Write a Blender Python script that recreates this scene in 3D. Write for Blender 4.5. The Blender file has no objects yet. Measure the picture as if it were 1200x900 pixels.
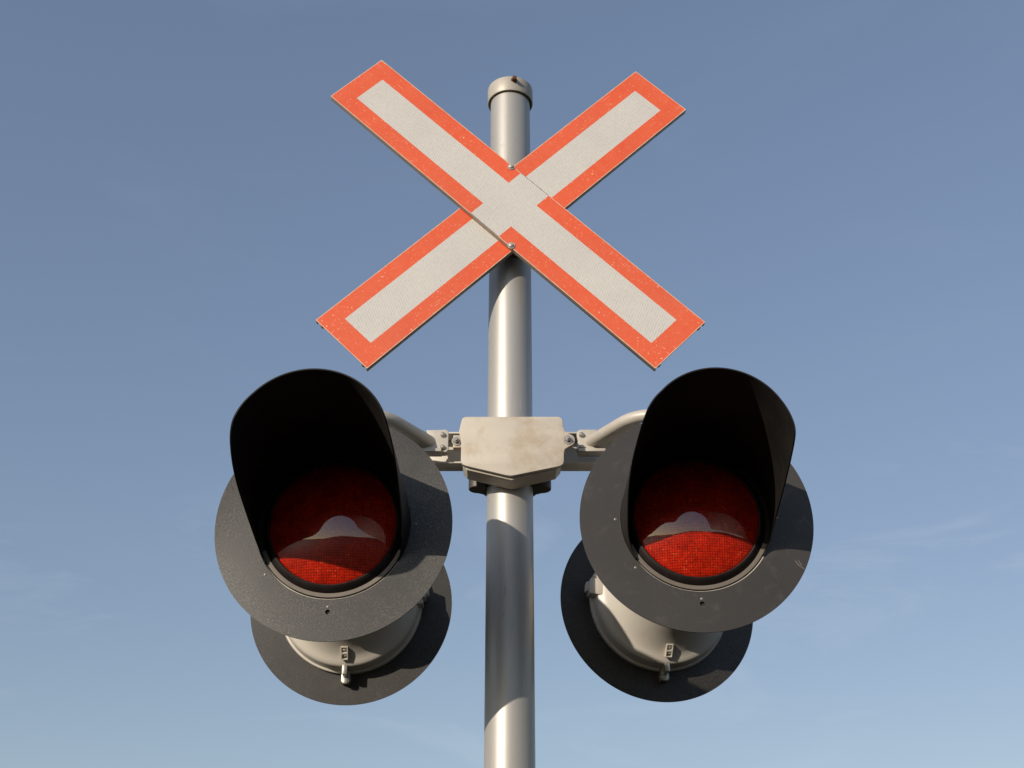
import bpy, bmesh, math, random
from mathutils import Vector, Matrix
random.seed(7)
S = bpy.context.scene
COL = S.collection
H = 1.7                      # height of the camera above the ground
PI = math.pi
rad = math.radians

# ------------------------------------------------------------------ materials
def new_mat(name):
    m = bpy.data.materials.new(name); m.use_nodes = True
    nt = m.node_tree; b = nt.nodes['Principled BSDF']
    return m, nt, b

def N(nt, typ, **kw):
    n = nt.nodes.new(typ)
    for k, v in kw.items(): setattr(n, k, v)
    return n

def math_node(nt, op, a, b=None, c=None):
    n = nt.nodes.new('ShaderNodeMath'); n.operation = op
    for i, v in enumerate((a, b, c)):
        if v is None: continue
        if isinstance(v, (int, float)): n.inputs[i].default_value = v
        else: nt.links.new(v, n.inputs[i])
    return n.outputs[0]

def mix_col(nt, fac, a, b, blend='MIX'):
    n = nt.nodes.new('ShaderNodeMix'); n.data_type = 'RGBA'; n.blend_type = blend
    for s, v in ((n.inputs[0], fac), (n.inputs[6], a), (n.inputs[7], b)):
        if isinstance(v, (int, float)): s.default_value = v
        elif isinstance(v, tuple): s.default_value = (*v, 1) if len(v) == 3 else v
        else: nt.links.new(v, s)
    return n.outputs[2]

def noise(nt, scale, detail=3, rough=.55, vec=None, dist=0.0):
    n = nt.nodes.new('ShaderNodeTexNoise')
    n.inputs['Scale'].default_value = scale; n.inputs['Detail'].default_value = detail
    n.inputs['Roughness'].default_value = rough; n.inputs['Distortion'].default_value = dist
    if vec is not None: nt.links.new(vec, n.inputs['Vector'])
    return n.outputs['Fac']

def ramp(nt, fac, lo, hi, a=0.0, b=1.0):
    n = nt.nodes.new('ShaderNodeMapRange'); n.clamp = True
    nt.links.new(fac, n.inputs[0])
    n.inputs[1].default_value = lo; n.inputs[2].default_value = hi
    n.inputs[3].default_value = a; n.inputs[4].default_value = b
    return n.outputs[0]

def obj_vec(nt, scale=None):
    t = nt.nodes.new('ShaderNodeTexCoord').outputs['Object']
    if scale:
        mp = nt.nodes.new('ShaderNodeMapping'); mp.inputs['Scale'].default_value = scale
        nt.links.new(t, mp.inputs[0]); return mp.outputs[0]
    return t

def bump(nt, b, height, strength=.3, dist=.001, target='Normal'):
    n = nt.nodes.new('ShaderNodeBump'); n.inputs['Strength'].default_value = strength
    n.inputs['Distance'].default_value = dist
    nt.links.new(height, n.inputs['Height']); nt.links.new(n.outputs[0], b.inputs[target])

def painted(name, c1, c2, rough=.45, metallic=0.0, scale=9, grain=220, gstr=.12, stretch=None, dirt=None, spec=.5, scuff=False):
    """weathered paint / bare metal: two tones, a fine grain and uneven gloss"""
    m, nt, b = new_mat(name)
    v = obj_vec(nt, stretch)
    n1 = noise(nt, scale, 5, .6, v); n2 = noise(nt, grain, 3, .6, obj_vec(nt))
    c = mix_col(nt, ramp(nt, n1, .32, .68), c1, c2)
    if dirt:
        n3 = noise(nt, dirt[1], 6, .7, obj_vec(nt))
        c = mix_col(nt, ramp(nt, n3, dirt[2], dirt[2]+.12, 0, dirt[3]), c, dirt[0])
    if scuff:
        zone = noise(nt, 2.3, 3, .6, obj_vec(nt))
        s1 = math_node(nt, 'MULTIPLY', ramp(nt, noise(nt, 1.0, 3, .6, obj_vec(nt, (150, 150, 26))), .655, .70), ramp(nt, zone, .46, .58))
        s2 = math_node(nt, 'MULTIPLY', ramp(nt, noise(nt, 1.0, 2, .5, obj_vec(nt, (210, 210, 9))), .69, .73), ramp(nt, zone, .50, .40))
        c = mix_col(nt, math_node(nt, 'MULTIPLY', s1, .55), c, (.22, .19, .155))
        c = mix_col(nt, math_node(nt, 'MULTIPLY', s2, .5), c, (.75, .73, .70))
        run = ramp(nt, noise(nt, 1.0, 4, .6, obj_vec(nt, (34, 34, 1.1))), .55, .75, 0, .30)
        c = mix_col(nt, run, c, (.33, .295, .25))
    nt.links.new(c, b.inputs['Base Color'])
    nt.links.new(ramp(nt, n1, .25, .75, rough-.07, rough+.09), b.inputs['Roughness'])
    b.inputs['Metallic'].default_value = metallic
    b.inputs['Specular IOR Level'].default_value = spec
    bump(nt, b, n2, gstr, .0006)
    return m

M = {}
M['pole'] = painted('aluminium_pole', (.50, .475, .44), (.435, .41, .375), .45, .40, 5, 260, .10, (3, 3, .5), ((.30, .28, .25), 22, .63, .55), scuff=True)
M['cap'] = painted('cap_metal', (.50, .455, .39), (.42, .38, .325), .52, .15, 14, 260, .15, None, ((.25, .2, .15), 30, .6, .6))
M['cast'] = painted('cast_box_paint', (.59, .525, .435), (.53, .475, .40), .5, .05, 12, 320, .25, None, ((.42, .31, .205), 9, .50, .55))
M['arm'] = painted('arm_paint', (.55, .505, .44), (.47, .43, .37), .45, .1, 16, 300, .2, None, ((.36, .29, .21), 22, .6, .5))
M['housing'] = painted('housing_paint', (.60, .555, .485), (.54, .495, .43), .38, .0, 7, 300, .06, None, ((.45, .37, .28), 13, .6, .35))
M['bolt'] = painted('galvanised_bolt', (.55, .52, .46), (.40, .36, .30), .35, .7, 60, 500, .2)
M['brightbolt'] = painted('stainless_bolt', (.55, .53, .49), (.42, .40, .36), .45, .45, 60, 500, .1)
M['rust'] = painted('rust', (.09, .032, .013), (.18, .065, .025), .85, .0, 120, 500, .6)
M['darkmetal'] = painted('dark_clamp_steel', (.06, .055, .05), (.10, .09, .075), .5, .4, 30, 300, .25)
M['alu_edge'] = painted('aluminium_edge', (.40, .32, .25), (.33, .265, .205), .55, .3, 30, 300, .15)
M['rivet'] = painted('painted_rivet', (.15, .135, .12), (.24, .215, .19), .4, .3, 200, 600, .2)
M['black'] = painted('matt_black_hood', (.0085, .0075, .007), (.014, .012, .010), .62, .0, 18, 400, .25, None, ((.040, .032, .025), 34, .60, .5), spec=.3)
M['gasket'] = painted('gasket_rubber', (.008, .004, .0035), (.011, .006, .005), .6, .0, 30, 300, .1)
M['ring'] = painted('ring_paint', (.18, .150, .123), (.14, .117, .097), .5, .1, 20, 300, .2)

def disc_mat(name, base, speck, amount, rough, smudge, bstr):
    m, nt, b = new_mat(name)
    v = obj_vec(nt)
    g = noise(nt, 430, 2, .6, v)
    big = noise(nt, 9, 4, .6, v)
    patch = noise(nt, 24, 4, .65, v, .6)
    f = math_node(nt, 'MULTIPLY', ramp(nt, g, .50, .72), ramp(nt, big, .3, .7, .35*amount, amount))
    c = mix_col(nt, f, base, speck)
    c = mix_col(nt, ramp(nt, patch, .56, .75, 0, smudge), c, (.17, .15, .135))
    nt.links.new(c, b.inputs['Base Color'])
    if name.startswith('smooth'):
        sp = N(nt, 'ShaderNodeSeparateXYZ'); nt.links.new(v, sp.inputs[0])
        for (cx, cz, rr, x0, x1) in ((.232, -.082, .034, .2005, .2180), (.236, -.086, .030, .2075, .2135)):
            dx = math_node(nt, 'SUBTRACT', sp.outputs[0], cx); dz = math_node(nt, 'SUBTRACT', sp.outputs[2], cz)
            dd = math_node(nt, 'ABSOLUTE', math_node(nt, 'SUBTRACT', math_node(nt, 'SQRT', math_node(nt, 'ADD', math_node(nt, 'MULTIPLY', dx, dx), math_node(nt, 'MULTIPLY', dz, dz))), rr))
            on = math_node(nt, 'MULTIPLY', ramp(nt, dd, .0006, .0013, 1, 0), math_node(nt, 'MULTIPLY', math_node(nt, 'GREATER_THAN', sp.outputs[0], x0), math_node(nt, 'LESS_THAN', sp.outputs[0], x1)))
            on = math_node(nt, 'MULTIPLY', on, math_node(nt, 'LESS_THAN', sp.outputs[2], cz+.004))
            c = mix_col(nt, math_node(nt, 'MULTIPLY', on, .5), c, (.26, .22, .19))
        nt.links.new(c, b.inputs['Base Color'])
    r = math_node(nt, 'ADD', ramp(nt, g, .3, .7, rough+.08, rough-.1), ramp(nt, big, .3, .7, -.05, .05))
    nt.links.new(r, b.inputs['Roughness'])
    b.inputs['Specular IOR Level'].default_value = .6
    bump(nt, b, g, bstr, .0008)
    return m
M['disc_grit'] = disc_mat('gritty_black_disc', (.030, .0265, .0235), (.27, .245, .21), .55, .46, .10, .28)
M['disc_smooth'] = disc_mat('smooth_black_disc', (.031, .0265, .024), (.08, .07, .06), .35, .50, .20, .15)
M['disc_back'] = disc_mat('rear_disc_back', (.017, .015, .013), (.15, .125, .095), .6, .5, .10, .25)

def lens_mat():
    m, nt, b = new_mat('red_prismatic_lens')
    v = obj_vec(nt)
    sep = N(nt, 'ShaderNodeSeparateXYZ'); nt.links.new(v, sep.inputs[0])
    k = 2*PI/.0052
    sx = math_node(nt, 'ABSOLUTE', math_node(nt, 'SINE', math_node(nt, 'MULTIPLY', sep.outputs[0], k/2)))
    sz = math_node(nt, 'ABSOLUTE', math_node(nt, 'SINE', math_node(nt, 'MULTIPLY', sep.outputs[2], k/2)))
    h = math_node(nt, 'MULTIPLY', sx, sz)
    vor = N(nt, 'ShaderNodeTexVoronoi'); vor.inputs['Scale'].default_value = 190; nt.links.new(v, vor.inputs['Vector'])
    cell = N(nt, 'ShaderNodeSeparateColor'); nt.links.new(vor.outputs['Color'], cell.inputs[0])
    n = noise(nt, 60, 3, .6, v)
    oi = N(nt, 'ShaderNodeObjectInfo')
    off = N(nt, 'ShaderNodeVectorMath', operation='ADD'); nt.links.new(v, off.inputs[0])
    cx = N(nt, 'ShaderNodeCombineXYZ'); nt.links.new(math_node(nt, 'MULTIPLY', oi.outputs['Random'], 9.0), cx.inputs[0]); nt.links.new(cx.outputs[0], off.inputs[1])
    vv = off.outputs[0]; nt.links.new(vv, vor.inputs['Vector'])
    painted_glow = noise(nt, 26, 4, .6, vv)  # blotchy prism glow, painted into the lens colour
    f = math_node(nt, 'MULTIPLY', ramp(nt, h, .05, .7, .50, 1), ramp(nt, painted_glow, .32, .68, .62, 1))
    f = math_node(nt, 'MULTIPLY', f, ramp(nt, cell.outputs[1], 0, 1, .7, 1.15))
    c = mix_col(nt, f, (.018, .0003, .0002), (.74, .026, .005))
    painted_glint = math_node(nt, 'MULTIPLY', ramp(nt, cell.outputs[0], .84, .97), math_node(nt, 'MULTIPLY', ramp(nt, h, .35, .8), ramp(nt, painted_glow, .48, .66)))  # orange prism glints painted into the base colour
    c = mix_col(nt, math_node(nt, 'MULTIPLY', painted_glint, .8), c, (.95, .20, .07))
    nt.links.new(c, b.inputs['Base Color'])
    b.inputs['Roughness'].default_value = .10
    b.inputs['Specular IOR Level'].default_value = .45
    b.inputs['Specular Tint'].default_value = (1, .16, .14, 1)
    b.inputs['Subsurface Weight'].default_value = .55
    b.inputs['Subsurface Radius'].default_value = (1, .12, .06)
    b.inputs['Subsurface Scale'].default_value = .013
    b.inputs['Coat Weight'].default_value = 1.0
    b.inputs['Coat Roughness'].default_value = .02
    b.inputs['Coat IOR'].default_value = 1.9
    bump(nt, b, h, .22, .0012)
    return m
M['lens'] = lens_mat()

BL, BW = 1.2122, .1945      # length and width of a sign board
def sheet_mat(name, gap):
    """sign face: scuffed red border around a ribbed white retroreflective band; local X runs along the blade"""
    m, nt, b = new_mat(name)
    v = obj_vec(nt)
    sep = N(nt, 'ShaderNodeSeparateXYZ'); nt.links.new(v, sep.inputs[0])
    j = noise(nt, 900, 2, .5, v)
    jj = math_node(nt, 'MULTIPLY', math_node(nt, 'SUBTRACT', j, .5), .0022)
    u = math_node(nt, 'ADD', sep.outputs[0], jj); w = math_node(nt, 'ADD', sep.outputs[2], jj)
    au = math_node(nt, 'ABSOLUTE', u); aw = math_node(nt, 'ABSOLUTE', w)
    band = math_node(nt, 'MULTIPLY', math_node(nt, 'LESS_THAN', aw, .0487), math_node(nt, 'LESS_THAN', au, .550))
    if gap:
        g = math_node(nt, 'LESS_THAN', math_node(nt, 'ABSOLUTE', math_node(nt, 'SUBTRACT', u, .0015)), .0521)
        band = math_node(nt, 'MAXIMUM', band, g)
    # ribs across the blade, broken up by noise
    lean = math_node(nt, 'ADD', math_node(nt, 'MULTIPLY', sep.outputs[0], .93), math_node(nt, 'MULTIPLY', sep.outputs[2], .37 if gap else -.37))
    ph = math_node(nt, 'MULTIPLY', lean, 2*PI/.0064)
    wob = math_node(nt, 'MULTIPLY', noise(nt, 22, 2, .5, v), 4.0)
    rib = math_node(nt, 'SINE', math_node(nt, 'ADD', ph, wob))
    ribm = math_node(nt, 'MULTIPLY', ramp(nt, rib, .0, .95), ramp(nt, noise(nt, 110, 2, .6, v), .36, .62, .15, 1))
    tone = noise(nt, 7, 4, .6, v)
    white = mix_col(nt, ramp(nt, tone, .3, .7), (.66, .63, .585), (.60, .575, .54))
    white = mix_col(nt, math_node(nt, 'MULTIPLY', ribm, .55), white, (.40, .37, .34))
    chips = noise(nt, 150, 4, .65, v); zone = noise(nt, 11, 3, .6, v)
    cm = math_node(nt, 'MULTIPLY', ramp(nt, chips, .612, .65), ramp(nt, zone, .42, .60, .2, 1))
    mp = nt.nodes.new('ShaderNodeMapping'); mp.inputs['Scale'].default_value = (14, 14, 260); mp.inputs['Rotation'].default_value = (0, .5, 0)
    nt.links.new(v, mp.inputs[0])
    scr = math_node(nt, 'MULTIPLY', ramp(nt, noise(nt, 1.0, 2, .5, mp.outputs[0]), .655, .70), ramp(nt, noise(nt, 6, 2, .5, v), .52, .6))
    red = mix_col(nt, ramp(nt, tone, .3, .7), (.80, .120, .042), (.72, .098, .034))
    red = mix_col(nt, ramp(nt, noise(nt, 45, 4, .7, v), .35, .7, 0, .40), red, (.78, .17, .085))
    red = mix_col(nt, ramp(nt, noise(nt, 3.2, 5, .7, v), .45, .75, 0, .45), red, (.68, .155, .08))
    red = mix_col(nt, math_node(nt, 'MAXIMUM', cm, math_node(nt, 'MULTIPLY', scr, .6)), red, (.85, .58, .40))
    # bare edge of the sheet, a thin pale line round the board (in the white gap a dark line paints in the seam's contact shadow)
    edge = math_node(nt, 'MAXIMUM', math_node(nt, 'GREATER_THAN', aw, BW/2-.0023), math_node(nt, 'GREATER_THAN', au, BL/2-.0023))
    face = mix_col(nt, band, red, white)
    ecol = mix_col(nt, band, (.74, .58, .44), (.20, .175, .14))
    face = mix_col(nt, math_node(nt, 'MULTIPLY', edge, ramp(nt, noise(nt, 60, 3, .6, v), .3, .6, .45, 1)), face, ecol)
    nt.links.new(face, b.inputs['Base Color'])
    b.inputs['Roughness'].default_value = .42
    b.inputs['Specular IOR Level'].default_value = .4
    hh = math_node(nt, 'ADD', math_node(nt, 'MULTIPLY', math_node(nt, 'MULTIPLY', rib, band), .5), j)
    bump(nt, b, hh, .12, .0006)
    return m
M['blade_front'] = sheet_mat('sign_face_crossing', True)
M['blade_behind'] = sheet_mat('sign_face_plain', False)

def ground_mat():
    m, nt, b = new_mat('dry_ground')
    v = obj_vec(nt)
    c = mix_col(nt, ramp(nt, noise(nt, .4, 6, .65, v), .35, .65), (.024, .019, .013), (.042, .034, .024))
    c = mix_col(nt, ramp(nt, noise(nt, 18, 4, .7, v), .4, .7, 0, .6), c, (.022, .024, .013))
    nt.links.new(c, b.inputs['Base Color']); b.inputs['Roughness'].default_value = .95; b.inputs['Specular IOR Level'].default_value = .1
    bump(nt, b, noise(nt, 30, 5, .7, v), .5, .02)
    return m
M['ground'] = ground_mat()

# ------------------------------------------------------------------ mesh helpers
def link(name, me, mats, parent=None, loc=(0, 0, 0), rot=(0, 0, 0)):
    o = bpy.data.objects.new(name, me); COL.objects.link(o)
    for m in (mats if isinstance(mats, (list, tuple)) else [mats]): me.materials.append(M[m])
    o.location = loc; o.rotation_euler = rot
    if parent: o.parent = parent
    return o

def finish(bm, smooth=35):
    bmesh.ops.recalc_face_normals(bm, faces=bm.faces[:])
    me = bpy.data.meshes.new('mesh'); bm.to_mesh(me); bm.free()
    for p in me.polygons: p.use_smooth = True
    if smooth is not None:
        me.set_sharp_from_angle(angle=rad(smooth))
    return me

def thing(name, label, cat, loc=(0, 0, 0), rot=(0, 0, 0), group=None):
    o = bpy.data.objects.new(name, None); COL.objects.link(o)
    o.empty_display_size = .1
    o.location = loc; o.rotation_euler = rot; o['label'] = label; o['category'] = cat
    if group: o['group'] = group
    return o

def lathe(bm, prof, seg=96, axis='Y', closed=False, sgn=1):
    """prof: list of (radius, offset along the axis)"""
    rings = []
    for r, t in prof:
        if r < 1e-6:
            rings.append([bm.verts.new((0, t*sgn, 0) if axis == 'Y' else (0, 0, t))]); continue
        ring = []
        for k in range(seg):
            a = 2*PI*k/seg
            ring.append(bm.verts.new((r*math.sin(a), t*sgn, r*math.cos(a)) if axis == 'Y' else (r*math.sin(a), -r*math.cos(a), t)))
        rings.append(ring)
    pairs = list(zip(rings[:-1], rings[1:]))
    if closed: pairs.append((rings[-1], rings[0]))
    for A, B in pairs:
        for k in range(seg):
            k2 = (k+1) % seg
            if len(A) == 1 and len(B) == 1: continue
            if len(A) == 1: bm.faces.new((A[0], B[k], B[k2]))
            elif len(B) == 1: bm.faces.new((A[k], B[0], A[k2]))
            else: bm.faces.new((A[k], B[k], B[k2], A[k2]))

def smooth_path(pts, corner=.03, n=6):
    out = [Vector(pts[0])]
    for i in range(1, len(pts)-1):
        p0, p, p2 = Vector(pts[i-1]), Vector(pts[i]), Vector(pts[i+1])
        a = p + (p0-p).normalized()*min(corner, (p0-p).length*.48); b = p + (p2-p).normalized()*min(corner, (p2-p).length*.48)
        for k in range(n+1):
            t = k/n; out.append(a*(1-t)**2 + p*2*t*(1-t) + b*t*t)
    out.append(Vector(pts[-1])); return out

def tube(bm, pts, r, seg=20, caps=True):
    pts = [Vector(p) for p in pts]; rings = []; up = None
    for i, p in enumerate(pts):
        d = (pts[min(i+1, len(pts)-1)] - pts[max(i-1, 0)]).normalized()
        if up is None: up = d.orthogonal().normalized()
        else: up = (up - d*up.dot(d)).normalized()
        w = d.cross(up)
        rr = r[i] if isinstance(r, (list, tuple)) else r
        rings.append([bm.verts.new(p + up*math.cos(2*PI*k/seg)*rr + w*math.sin(2*PI*k/seg)*rr) for k in range(seg)])
    for A, B in zip(rings[:-1], rings[1:]):
        for k in range(seg): bm.faces.new((A[k], B[k], B[(k+1) % seg], A[(k+1) % seg]))
    if caps: bm.faces.new(rings[0]); bm.faces.new(rings[-1])

def box(bm, x0, x1, y0, y1, z0, z1, bev=0.0, mat=None):
    r = bmesh.ops.create_cube(bm, size=1)
    vs = r['verts']
    for v in vs:
        v.co = Vector((x0+(v.co.x+.5)*(x1-x0), y0+(v.co.y+.5)*(y1-y0), z0+(v.co.z+.5)*(z1-z0)))
        if mat is not None: v.co = mat @ v.co
    if bev:
        es = list({e for v in vs for e in v.link_edges})
        bmesh.ops.bevel(bm, geom=es, offset=bev, segments=2, profile=.5, affect='EDGES')

def arc(cx, cz, r, a0, a1, n=10):
    return [(cx+r*math.cos(rad(a0+(a1-a0)*k/n)), cz+r*math.sin(rad(a0+(a1-a0)*k/n))) for k in range(n+1)]

def circle2(cx, cz, r, n=64):
    return [(cx+r*math.cos(2*PI*k/n), cz+r*math.sin(2*PI*k/n)) for k in range(n)]

def plate(loops, y0, y1, bev=.001, bm_extra=None):
    """flat plate in the XZ plane from y0 to y1, outlines may include holes; returns a mesh"""
    cu = bpy.data.curves.new('c', 'CURVE'); cu.dimensions = '2D'; cu.fill_mode = 'BOTH'
    th = abs(y1-y0); cu.extrude = max(th/2-bev, 1e-5); cu.bevel_depth = bev; cu.bevel_resolution = 2; cu.offset = -bev
    for lp in loops:
        sp = cu.splines.new('POLY'); sp.points.add(len(lp)-1); sp.use_cyclic_u = True
        for q, (x, z) in zip(sp.points, lp): q.co = (x, z, 0, 1)
    ob = bpy.data.objects.new('c', cu); COL.objects.link(ob)
    dg = bpy.context.evaluated_depsgraph_get(); dg.update()
    me = bpy.data.meshes.new_from_object(ob.evaluated_get(dg))
    bpy.data.objects.remove(ob); bpy.data.curves.remove(cu)
    me.materials.clear()
    me.transform(Matrix.Translation((0, (y0+y1)/2, 0)) @ Matrix.Rotation(PI/2, 4, 'X'))
    bm = bmesh.new(); bm.from_mesh(me); bpy.data.meshes.remove(me)
    bmesh.ops.remove_doubles(bm, verts=bm.verts[:], dist=1e-5)
    return bm

def hexbolt_mesh(r, h, washer=True, dome=False):
    """bolt head facing -Y, seated on y = 0"""
    bm = bmesh.new(); y = 0
    if washer:
        lathe(bm, [(r*1.05, 0), (r*1.75, 0), (r*1.75, -.0018), (r*1.05, -.0018)], 24, closed=True); y = -.0016
    if dome:
        lathe(bm, [(r*1.15, y), (r*1.15, y-h*.3), (r*.95, y-h*.7), (r*.5, y-h*.95), (0, y-h)], 20)
    else:
        vs0 = [bm.verts.new((r*math.cos(k*PI/3+.2), y, r*math.sin(k*PI/3+.2))) for k in range(6)]
        vs1 = [bm.verts.new((v.co.x, y-h*.85, v.co.z)) for v in vs0]
        vs2 = [bm.verts.new((v.co.x*.85, y-h, v.co.z*.85)) for v in vs0]
        for A, B in ((vs0, vs1), (vs1, vs2)):
            for k in range(6): bm.faces.new((A[k], B[k], B[(k+1) % 6], A[(k+1) % 6]))
        bm.faces.new(vs2)
        lathe(bm, [(r*.5, y-h*.98), (r*.5, y-h*1.5), (r*.4, y-h*1.62), (0, y-h*1.62)], 12)
    return finish(bm, 30)

# ------------------------------------------------------------------ ground
bm = bmesh.new()
bmesh.ops.create_grid(bm, x_segments=60, y_segments=60, size=1500)
for v in bm.verts:
    d = math.hypot(v.co.x, v.co.y)
    v.co.z = (0 if d < 60 else min(1, (d-60)/600)*(2.5*math.sin(v.co.x*.011+1)+2.2*math.sin(v.co.y*.013+.4))+(26+9*math.sin(v.co.x*.009)+6*math.sin(v.co.x*.023+2))*max(0, min(1, (-v.co.y-180)/300)))
g = link('ground', finish(bm, None), 'ground'); g['kind'] = 'structure'

# ------------------------------------------------------------------ mast
PR = .05715
mast = thing('signal_mast', 'tall round silver metal pole with a flat ring cap carrying the crossing sign and lights', 'pole', (0, 0, 0))
bm = bmesh.new()
lathe(bm, [(PR, -.3), (PR, .8), (PR, 1.6), (PR, 2.6), (PR, 3.4), (PR, H+2.43), (PR-.005, H+2.435), (PR-.005, H+2.40)], 96, 'Z')
link('pole', finish(bm, 40), 'pole', mast)
bm = bmesh.new()
z0, z1 = H+2.417, H+2.468
lathe(bm, [(.0600, z0+.008), (.0612, z0), (.0650, z0), (.0660, z0+.002), (.0660, z1-.0035), (.0654, z1-.001), (.0640, z1), (.03, z1+.002), (0, z1+.003)], 96, 'Z')
lathe(bm, [(.0600, z0+.008), (.0600, z1-.012), (0, z1-.012)], 96, 'Z')
cap = link('cap', finish(bm, 40), 'cap', mast)
bm = bmesh.new()
lathe(bm, [(.0085, 0), (.0085, -.006), (.006, -.009), (.006, -.018), (0, -.019)], 10)
for v in bm.verts: v.co += Vector((random.uniform(-1, 1), random.uniform(-1, 1), random.uniform(-1, 1)))*.0014
link('set_screw', finish(bm, 60), 'rust', cap, (.011, -.0645, H+2.452), (.25, .2, .15))

# ------------------------------------------------------------------ crossbuck sign
sign = thing('crossbuck_sign', 'x-shaped railway crossing sign of two crossed white boards with scuffed orange-red borders', 'sign',
             (.0028, -.1233, H+1.9646), (0, 0, .0432))
def blade(mat, ang, sg, s, off):
    bm = bmesh.new()
    box(bm, -BL/2, BL/2, 0, .0028, -BW/2, BW/2)
    bmesh.ops.bevel(bm, geom=[e for e in bm.edges if abs(e.verts[0].co.z-e.verts[1].co.z) < 1e-6 or True], offset=.0006, segments=1, affect='EDGES')
    nface = len(bm.faces)
    for z in (-1, 1):
        za = z*(BW/2-.0004); zb = z*(BW/2-.0046)
        box(bm, -BL/2+.0004, BL/2-.0004, .0026, .0170, min(za, zb), max(za, zb), .0004)
        zc = z*(BW/2-.020)
        box(bm, -BL/2+.0004, BL/2-.0004, .0026, .0158, zc-.003, zc+.003, .0004)
        box(bm, -BL/2+.001, BL/2-.001, .0131, .0150, zc-.006, zc+.006, .0004)
    bmesh.ops.recalc_face_normals(bm, faces=bm.faces[:])
    for f in bm.faces:
        f.material_index = 0 if (f.normal.y < -.9 and f.calc_center_median().y < .001) else 1
    me = finish(bm, 30)
    # local x along the blade
    dx = math.cos(ang)*sg; dz = -math.sin(ang)
    th = math.atan2(-dz, dx)      # rotation about Y
    return link('blade', me, [mat, 'alu_edge'], sign, (dx*s, off, dz*s), (0, th, 0))
bA = blade('blade_front', .7743, 1, -.006, 0.0)
bA['label'] = 'front board running from upper left to lower right'
bB = blade('blade_behind', .7869, -1, -.0023, .0178)
bB['label'] = 'board behind running from upper right to lower left'
sb = hexbolt_mesh(.0056, .0050, True, True)
link('bolt', sb, 'brightbolt', sign, (.0002, -.0004, .1278)).data.materials
link('bolt', sb.copy(), 'brightbolt', sign, (.0002, -.0004, -.1303)).data.materials
for z in (.1, -.1):
    bm = bmesh.new()
    box(bm, -.028, .028, .0365, .086, z-.022, z+.022, .003)
    box(bm, -.012, .012, .003, .037, z-.012, z+.012, .001)
    link('mounting_bracket', finish(bm, 30), 'darkmetal', sign)

# ------------------------------------------------------------------ junction box on the mast
jb = thing('junction_box', 'beige cast metal junction box with pointed lower edge clamped across the pole', 'junction box', (0, 0, H+1.17))
Z = -1.17   # junction box coordinates are heights above the camera; the empty sits at 1.17
def jz(z): return z+Z
outline = []
outline += arc(.116, jz(1.317), .012, 0, 90, 6)
outline += arc(-.105, jz(1.317), .012, 90, 180, 6)
outline += [(-.1205, jz(1.300)), (-.1225, jz(1.288)), (-.1185, jz(1.276)), (-.1165, jz(1.262)), (-.1165, jz(1.212))]
outline += [(-.113, jz(1.203)), (-.104, jz(1.1985))]
outline += [(-.010, jz(1.1745)), (.002, jz(1.1725)), (.014, jz(1.1745))]
outline += [(.118, jz(1.1975)), (.1265, jz(1.203)), (.129, jz(1.212)), (.1295, jz(1.232)), (.132, jz(1.2425))]
outline += arc(.140, jz(1.2665), .0165, -75, 75, 8)
outline += [(.132, jz(1.291)), (.129, jz(1.302))]
cover = link('cover', finish(plate([outline], -.134, -.124, .0018), 30), 'cast', jb)
bm = plate([[(-.110, jz(1.320)), (.114, jz(1.320)), (.122, jz(1.31)), (.1225, jz(1.209)), (.110, jz(1.1935)), (.004, jz(1.1665)), (-.102, jz(1.1935)), (-.1125, jz(1.206)), (-.1125, jz(1.31))]], -.1225, -.0620, .004)
# left hinge lug with its bolt seat
box(bm, -.137, -.110, -.121, -.100, jz(1.252), jz(1.286), .003)
link('body', finish(bm, 30), 'cast', jb)
hb = hexbolt_mesh(.0068, .0075)
link('bolt', hb, 'bolt', cover, (.1395, -.134, jz(1.2665)))
link('bolt', hb.copy(), 'bolt', cover, (-.1285, -.1215, jz(1.2690)))
# the crossbar channel behind the box
bm = bmesh.new()
box(bm, -.205, .245, -.0165, -.012, jz(1.238), jz(1.323), .0015)
box(bm, -.205, .245, -.062, -.0165, jz(1.238), jz(1.243), .0015)
box(bm, -.205, .245, -.062, -.0165, jz(1.318), jz(1.323), .0015)
link('crossbar', finish(bm, 30), 'arm', jb)
# clamp: an oblong saddle round the pole with two studs
st = arc(.078, 0, .0245, -90, 90, 10) + arc(-.078, 0, .0245, 90, 270, 10)
hole = circle2(0, 0, PR+.0015, 48)
bm = plate([st, ], 0, .030, .003)
bm.free()
def clamp_loop():
    # stadium bulging round the pole, in the horizontal plane
    out = arc(.0785, -.005, .0235, -90, 90, 8)
    out += [(.06, .03)] + arc(0, 0, PR+.014, 25, 155, 14) + [(-.06, .03)]
    out += arc(-.0785, -.005, .0235, 90, 270, 8)
    out += [(-.06, -.03)] + arc(0, 0, PR+.004, 205, 335, 10) + [(.06, -.03)]
    return out
bm = plate([clamp_loop(), hole], 0, .030, .003)
for v in bm.verts: v.co = Vector((v.co.x, v.co.z, -v.co.y))
for v in bm.verts: v.co += Vector((0, 0, jz(1.221)))
band = link('clamp', finish(bm, 30), 'darkmetal', jb)
bm = bmesh.new(); tube(bm, [(0, 0, -.012), (0, 0, .05)], .006, 12)
lathe(bm, [(.0105, -.012), (.0105, -.004), (0, -.004)], 6, 'Z'); lathe(bm, [(.0105, -.012), (0, -.012)], 6, 'Z')
stud = finish(bm, 30)
link('stud', stud, 'bolt', band, (.0795, -.012, jz(1.204)))
link('stud', stud.copy(), 'bolt', band, (-.0795, -.012, jz(1.204)))

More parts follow.
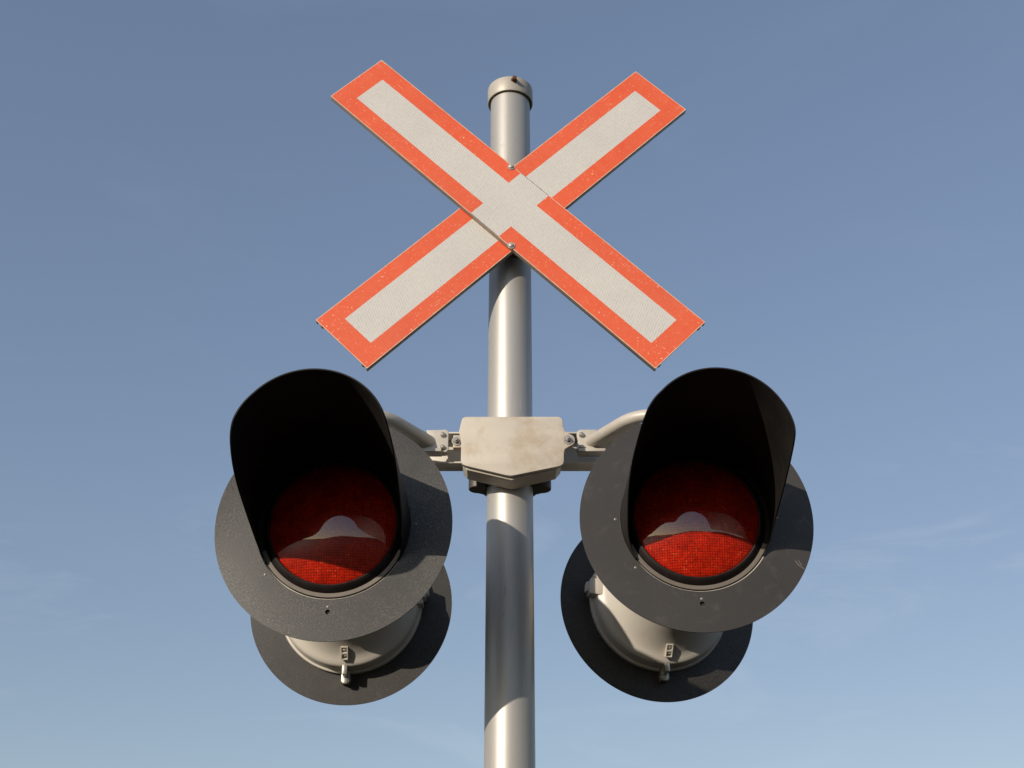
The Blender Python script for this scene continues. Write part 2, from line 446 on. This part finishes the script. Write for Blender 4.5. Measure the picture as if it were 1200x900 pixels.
# ------------------------------------------------------------------ support arms
def arm(sg, lampx, ym, hz, label):
    t = thing('support_arm', label, 'bracket arm', (0, 0, H+1.1), (0, 0, 0), 'bent pipe arms either side of the junction box')
    q = lambda z: z-1.1
    xo = lambda x: sg*x
    # the arm sweeps outwards and towards the viewer, to the top of the front light's housing
    px, py = .196, -.086
    dl = Vector((.594, -.804, 0))                      # horizontal run of the pipe for the right arm
    P = lambda l, z: (xo(px+dl.x*l), py+dl.y*l, q(z))
    path = smooth_path([P(0, 1.284), P(.155, 1.290), (xo(lampx-.035), -.236, q(1.284)), (xo(lampx), -.205, q(1.262)), (xo(lampx), ym-.10, q(1.18)), (xo(lampx), ym-.10, q(1.06))], .04, 8)
    bm = bmesh.new()
    tube(bm, [path[0]+(path[0]-path[1]).normalized()*d_ for d_ in (.012, .0105, .006)]+path, [.003, .0085, .0135]+[.0152]*len(path), 24)
    link('pipe', finish(bm, 40), 'arm', t)
    # flat web lying behind the pipe, seen from below, and a bottom flange
    bm = bmesh.new(); box(bm, -.014, .150, -.006, .058, q(1.2715), q(1.2795), .002)
    for v in bm.verts:
        l, w_, z = v.co
        w_ *= 1-.35*max(0, min(1, -l/.014))
        v.co = Vector((sg*(px+dl.x*l-dl.y*w_), py+dl.y*l+dl.x*w_, z+.006*l/.155))
    box(bm, min(xo(.166), xo(.232)), max(xo(.166), xo(.232)), -.100, -.0665, q(1.2525), q(1.2610), .0015)
    link('gusset', finish(bm, 30), 'arm', t)
    lp = arc(xo(.1735), q(1.3035), .0105, 60, 180, 6) + arc(xo(.1735), q(1.266), .0105, 180, 300, 6) if sg > 0 else None
    pts = arc(.1745, q(1.3035), .0115, 90, 180, 6) + [(.1635, q(1.2945)), (.166, q(1.284)), (.1635, q(1.275))] + arc(.1745, q(1.2665), .0115, 180, 250, 6) + [(.225, q(1.2555)), (.225, q(1.258)), (.203, q(1.268)), (.193, q(1.282)), (.205, q(1.300)), (.215, q(1.315))]
    if sg < 0:
        pts = arc(.1625, q(1.3080), .0095, 90, 180, 6)[:0] + [(.150, q(1.309)), (.150, q(1.262))] + arc(.158, q(1.262), .008, 180, 270, 4) + [(.225, q(1.254)), (.225, q(1.258)), (.203, q(1.268)), (.193, q(1.282)), (.20, q(1.300)), (.205, q(1.313)), (.156, q(1.315))]
    pts = [(xo(x), z) for x, z in pts]
    if sg > 0: pts = pts[::-1]
    pl = link('mounting_plate', finish(plate([pts], -.0915, -.0675, .0015), 30), 'arm', t)
    bolt = hexbolt_mesh(.0058, .0085, False, True)
    bx = .1750 if sg > 0 else .1635
    link('bolt', bolt, 'bolt', pl, (xo(bx), -.0915, q(1.2995)))
    link('bolt', bolt.copy(), 'bolt', pl, (xo(bx), -.0915, q(1.2660)))
    # foot of the pipe: hub that joins the front and rear lights
    bm = bmesh.new()
    lathe(bm, [(0, -.11), (.050, -.11), (.054, -.105), (.054, -.08), (.044, -.07), (.044, .07), (.054, .08), (.054, .105), (.050, .11), (0, .11)], 48)
    link('hub', finish(bm, 30), 'arm', t, (xo(lampx), ym, q(hz)))
    return t
arm(-1, .388, -.066, .968, 'left bent pipe arm with bolted plate, mostly in shade, beside the junction box')
arm(1, .393, -.014, .995, 'right bent pipe arm with bolted plate, brightly sunlit, beside the junction box')

# ------------------------------------------------------------------ flashing lights
DR = .2479
# hood outlines: how far the sheet reaches forward at each angle from the top (negative = viewer's left)
HOOD_L = [(-122, .008), (-118, .014), (-113, .050), (-109, .095), (-105, .160), (-101, .236), (-96, .300), (-87, .354), (-82, .376), (-78, .388), (-70, .399), (-60, .401), (0, .402),
          (62, .402), (68, .397), (74, .368), (80, .333), (87, .293), (89.5, .266), (95, .222), (100, .160), (104, .100), (110, .05), (115, .012), (120, .008)]
HOOD_R = [(-124, .008), (-118, .014), (-113, .030), (-108, .055), (-101, .112), (-94, .155), (-88, .190), (-81, .245), (-76, .305), (-72, .360), (-68, .392), (-62, .402), (0, .406),
          (70, .407), (86, .408), (92, .402), (95, .378), (98, .310), (101, .222), (104, .130), (107, .075), (111, .042), (116, .014), (122, .008)]
def light_mesh_hood(tab, rf, kx, bulge, bulge_r):
    """black sheet hood: a slightly tapering tube whose lower edge is cut back towards the lens"""
    def hood_p(a):
        if a <= tab[0][0]: return tab[0][1]
        for (a0, p0), (a1, p1) in zip(tab[:-1], tab[1:]):
            if a <= a1: return p0+(p1-p0)*(a-a0)/(a1-a0)
        return tab[-1][1]
    bm = bmesh.new()
    na, nt_ = 168, 24; RB, TH, K, L = .1603, .0026, .03, .40
    grids = []
    for th in (0, TH):
        G = []
        for i in range(na+1):
            a = tab[0][0]+(tab[-1][0]-tab[0][0])*i/na
            p = sum(hood_p(a+d) for d in (-3, -1.5, 0, 1.5, 3))/5
            ca, sa = math.cos(rad(a)), math.sin(rad(a)); row = []
            bl = bulge*max(0, min(1, (-a-48)/25))+bulge_r*max(0, min(1, (a-60)/25))
            for t in range(nt_+1):
                o = -.004+(p+.004)*t/nt_; r = RB-(RB-rf)*max(o, 0)/L-th + bl*min(1, max(o, 0)/.25)
                row.append(bm.verts.new((r*sa+kx*o, -o, r*ca+K*o)))
            G.append(row)
        grids.append(G)
    O, I = grids
    for i in range(na):
        for t in range(nt_):
            bm.faces.new((O[i][t], O[i+1][t], O[i+1][t+1], O[i][t+1]))
            bm.faces.new((I[i][t], I[i][t+1], I[i+1][t+1], I[i+1][t]))
        bm.faces.new((O[i][nt_], O[i+1][nt_], I[i+1][nt_], I[i][nt_]))
        bm.faces.new((O[i][0], I[i][0], I[i+1][0], O[i+1][0]))
    for i in (0, na):
        for t in range(nt_): bm.faces.new((O[i][t], O[i][t+1], I[i][t+1], I[i][t]))
    return finish(bm, 50)

def disc_mesh(warp=(0, 0, 0)):
    """sheet metal ring with a drilled keyhole near the bottom, slightly buckled"""
    bm = bmesh.new(); seg = 180
    rs = [.1612, .166, .172, .178, .1815, .1935, .200, .210, .220, .230, .238, .244, DR]
    V = [[bm.verts.new((r*math.sin(2*PI*k/seg), 0, r*math.cos(2*PI*k/seg))) for k in range(seg)] for r in rs]
    for i in range(len(rs)-1):
        for k in range(seg):
            if i == 4 and k in (89, 90): continue      # the window the hole is cut in (k = 90 is straight down)
            bm.faces.new((V[i][k], V[i][(k+1) % seg], V[i+1][(k+1) % seg], V[i+1][k]))
    hole = [bm.verts.new((.0052*math.sin(2*PI*k/16), 0, -.1875+.0052*math.cos(2*PI*k/16))) for k in range(16)]
    for k in range(16): bm.edges.new((hole[k], hole[(k+1) % 16]))
    bm.edges.ensure_lookup_table()
    loop = [bm.edges.get((hole[k], hole[(k+1) % 16])) for k in range(16)]
    o = [V[4][89], V[4][90], V[4][91], V[5][91], V[5][90], V[5][89]]
    loop += [bm.edges.get((o[k], o[(k+1) % 6])) for k in range(6)]
    bmesh.ops.triangle_fill(bm, edges=loop, use_beauty=True)
    A, ph, B = warp
    for v in bm.verts:
        r = math.hypot(v.co.x, v.co.z); a = math.atan2(v.co.x, v.co.z)
        f = max(0, (r-.16)/(DR-.16))
        v.co.y += f*f*(A*math.sin(2*a+ph)+B*math.sin(3*a+1.1))
    bmesh.ops.recalc_face_normals(bm, faces=bm.faces[:])
    bmesh.ops.solidify(bm, geom=bm.faces[:], thickness=.0028)
    ys = [v.co.y for v in bm.verts]
    return finish(bm, 30)

def housing_mesh():
    bm = bmesh.new()
    lathe(bm, [(.1590, .0020), (.1745, .0020), (.1755, .004), (.1755, .014), (.1735, .0165), (.1705, .0170), (.1698, .019), (.1690, .0480), (.1675, .0521), (.1640, .0560), (.1580, .0590), (.1500, .0640), (.1430, .0705), (.1290, .092), (.1160, .122), (.1060, .155), (.0980, .180), (.088, .192), (.07, .197), (0, .198)], 128)
    # boss joining the hub
    lathe(bm, [(.060, .190), (.060, .215), (0, .215)], 48)
    # hinge ears on the sides
    for k in (-1, 1):
        m = Matrix.Rotation(rad(90*k-6*k), 4, 'Y')
        box(bm, -.020, .022, .024, .062, .150, .186, .004, m)
        box(bm, -.012, .014, .030, .052, .180, .194, .004, m)
        box(bm, -.034, -.020, .020, .058, .150, .178, .003, m)
    return finish(bm, 32)

def latch_mesh():
    bm = bmesh.new()
    box(bm, -.0095, .0095, .0046, .0300, -.2010, -.1700, .0015)
    box(bm, -.0060, .0060, .0300, .0560, -.1880, -.1640, .0015)
    box(bm, -.0060, .0060, .0240, .0320, -.2035, -.1900, .001)
    tube(bm, [(-.012, .020, -.1935), (.012, .020, -.1935)], .0045, 12)
    return finish(bm, 30)

def slot_mesh():
    """two small recessed openings in a raised frame on the underside of the housing"""
    bm = bmesh.new()
    out = [(-.0085, -.0165), (.0085, -.0165), (.0085, .0165), (-.0085, .0165)]
    h1 = [(-.0062, .0025), (.0062, .0025), (.0062, .0140), (-.0062, .0140)]
    h2 = [(-.0062, -.0140), (.0062, -.0140), (.0062, -.0020), (-.0062, -.0020)]
    b = plate([out, h1, h2], -.006, .004, .0006)
    tmp = bpy.data.meshes.new('t'); b.to_mesh(tmp); b.free(); bm.from_mesh(tmp); bpy.data.meshes.remove(tmp)
    box(bm, -.002, .004, -.004, .003, -.011, -.006, .0006)
    box(bm, -.006, .001, -.004, .003, .003, .008, .0006)
    return finish(bm, 30)

def lens_mesh():
    bm = bmesh.new()
    Rl, sag = .1330, .033
    Rs = (Rl*Rl+sag*sag)/(2*sag); prof = [(0, -sag)]
    for k in range(1, 25):
        r = Rl*k/24; prof.append((r, -(math.sqrt(Rs*Rs-r*r)-(Rs-sag))))
    prof.append((Rl+.001, .003))
    lathe(bm, prof, 128)
    return finish(bm, 60)

def rim_mesh():
    bm = bmesh.new()
    lathe(bm, [(.1310, .002), (.1326, -.011), (.1350, -.0125), (.1385, -.0105), (.1420, -.0065), (.1455, -.0015), (.1466, .0005), (.1470, .009), (.1590, .0095)], 128)
    return finish(bm, 30)

def ring_mesh():
    """pale flange that shows below the lens, where the hood is cut away"""
    bm = bmesh.new(); prof = [(.1472, .010), (.1474, .0005), (.1482, -.0008), (.1500, -.0010), (.1560, -.0010), (.1568, -.0004), (.1570, .0005), (.1560, .006), (.1480, .008)]
    n = 80; rows = []
    for k in range(n+1):
        a = rad(112+136*k/n); rows.append([bm.verts.new((r*math.sin(a), y, r*math.cos(a))) for r, y in prof])
    m = len(prof)
    for A, B in zip(rows[:-1], rows[1:]):
        for q in range(m): bm.faces.new((A[q], A[(q+1) % m], B[(q+1) % m], B[q]))
    bm.faces.new(rows[0]); bm.faces.new(rows[-1])
    return finish(bm, 30)

def hole_dark_mesh():  # dark plate added behind the keyhole so the hole stays black
    bm = bmesh.new(); box(bm, -.011, .011, .0031, .0043, -.199, -.1772, .0005)
    return finish(bm, 30)

ME = dict(hood_a=light_mesh_hood(HOOD_L, .1455, .027, .0035, .001), hood_b=light_mesh_hood(HOOD_R, .1372, 0, .006, .003), housing=housing_mesh(), latch=latch_mesh(), slot=slot_mesh(), lens=lens_mesh(), rim=rim_mesh(), ring=ring_mesh(), tab=hole_dark_mesh(), rivet=hexbolt_mesh(.0032, .0026, False, True))
for k_, mt in (('hood_a', 'black'), ('hood_b', 'black'), ('housing', 'housing'), ('latch', 'bolt'), ('slot', 'housing'), ('lens', 'lens'), ('rim', 'gasket'), ('tab', 'disc_back'), ('ring', 'ring'), ('rivet', 'rivet')):
    ME[k_].materials.append(M[mt])

def lk(name, me, parent, loc=(0, 0, 0), rot=(0, 0, 0)):
    o = bpy.data.objects.new(name, me); COL.objects.link(o); o.parent = parent; o.location = loc; o.rotation_euler = rot
    return o

def light(pos, yaw, pitch, label, disc_material, warp, flip=False, tilt=0, hood='hood_a'):
    rot = (-pitch if not flip else pitch, tilt, yaw+(PI if flip else 0))
    SC = 1.0246
    t = thing('signal_light', label, 'signal light', (.0052+(pos[0]-.0052)*SC, -2.8067+(pos[1]+2.8067)*SC, pos[2]*SC+H), rot, 'flashing crossing lights')
    t.scale = (SC, SC, SC)
    dm = disc_mesh(warp); dm.materials.append(M[disc_material])
    d = lk('backing_disc', dm, t)
    for a in (90, 231, 270):
        r = .1715
        lk('rivet', ME['rivet'], d, (r*math.sin(rad(a)), -.0012, r*math.cos(rad(a))))
    lk('rivet', ME['rivet'], d, (0, -.0012, -.1765))
    lk('hole_dark_plate', ME['tab'], d)
    lk('lens', ME['lens'], t, (0, -.008, 0))
    rg = lk('lens_ring', ME['ring'], t)
    lk('gasket', ME['rim'], rg)
    lk('hood', ME[hood], t)
    hs = lk('housing', ME['housing'], t)
    lk('latch', ME['latch'], hs)
    # little moulded slot frame on the lower sloping face of the housing
    lk('slot_frame', ME['slot'], hs, (0, .0760, -.1415), (rad(141), 0, 0))
    return t

light((-.3665, -.3988, .9450), -.0172, -.016, 'left front light with grainy dark grey disc, black hood and red lens facing the viewer', 'disc_grit', (.0030, .6, .0015))
light((.3975, -.3508, .9770), -.0205, -.0068, 'right front light with smooth scratched dark disc, black hood and red lens facing the viewer', 'disc_smooth', (.0012, 2.0, .0010), hood='hood_b')
light((-.3914, .1374, .9453), .0132, -.0014, 'left rear light facing away, seen from behind with beige housing and sunlit left disc edge', 'disc_back', (.001, 1.0, .001), True)
light((.3709, .1879, .9637), .1527, .0159, 'right rear light facing away, seen from behind with beige housing and shaded black disc', 'disc_back', (.001, 1.0, .001), True)

# ------------------------------------------------------------------ camera, sun, sky
cam = bpy.data.cameras.new('camera'); co = bpy.data.objects.new('camera', cam); COL.objects.link(co)
cam.sensor_width = 36; cam.lens = 1443.11/1200*36; cam.clip_end = 5000; cam.clip_start = .05
co.location = (.0052, -2.8067, H); co.rotation_euler = (PI/2+rad(27.9525), 0, 0)
S.camera = co

SUN_A, SUN_B = .82, .352          # shadow slope sideways and downward per metre of depth
to_sun = Vector((-SUN_A, -1, SUN_B)).normalized()
elev = math.asin(to_sun.z); azim = math.atan2(to_sun.x, to_sun.y)
sl = bpy.data.lights.new('sun', 'SUN'); sl.energy = 3.1; sl.angle = rad(.53); sl.color = (1, .90, .765)
so = bpy.data.objects.new('sun', sl); COL.objects.link(so)
so.rotation_euler = to_sun.to_track_quat('Z', 'Y').to_euler(); so.location = (-6, -8, 8)

w = bpy.data.worlds.new('World'); S.world = w; w.use_nodes = True
nt = w.node_tree; bg = nt.nodes['Background']
sky = nt.nodes.new('ShaderNodeTexSky'); sky.sky_type = 'NISHITA'; sky.sun_disc = False
sky.sun_elevation = elev; sky.sun_rotation = azim % (2*PI)
sky.air_density = 1.0; sky.dust_density = .8; sky.ozone_density = 1.6; sky.altitude = 100
tc = nt.nodes.new('ShaderNodeTexCoord')
mp = nt.nodes.new('ShaderNodeMapping'); mp.inputs['Scale'].default_value = (2.2, 2.2, 9); mp.inputs['Rotation'].default_value = (.15, .25, .4)
nt.links.new(tc.outputs['Generated'], mp.inputs[0])
cn = noise(nt, 1.6, 7, .62, mp.outputs[0], .8)
sz = N(nt, 'ShaderNodeSeparateXYZ'); nt.links.new(tc.outputs['Generated'], sz.inputs[0])
cf = math_node(nt, 'MULTIPLY', ramp(nt, cn, .53, .84, 0, .22), ramp(nt, sz.outputs[2], .32, .46, 1, .12))
hs = nt.nodes.new('ShaderNodeHueSaturation'); hs.inputs['Saturation'].default_value = 1.2
gm = nt.nodes.new('ShaderNodeGamma'); gm.inputs[1].default_value = .58
nt.links.new(sky.outputs[0], gm.inputs[0])
nt.links.new(gm.outputs[0], hs.inputs['Color'])
hs.inputs['Saturation'].default_value = 1.2; hs.inputs['Hue'].default_value = .513; hs.inputs['Value'].default_value = 1.25
nt.links.new(mix_col(nt, cf, hs.outputs[0], (4.2, 4.4, 4.7)), bg.inputs[0])
bg.inputs[1].default_value = .148

S.view_settings.view_transform = 'Standard'; S.view_settings.look = 'None'
S.view_settings.exposure = .32; S.view_settings.gamma = 1
S.cycles.max_bounces = 8
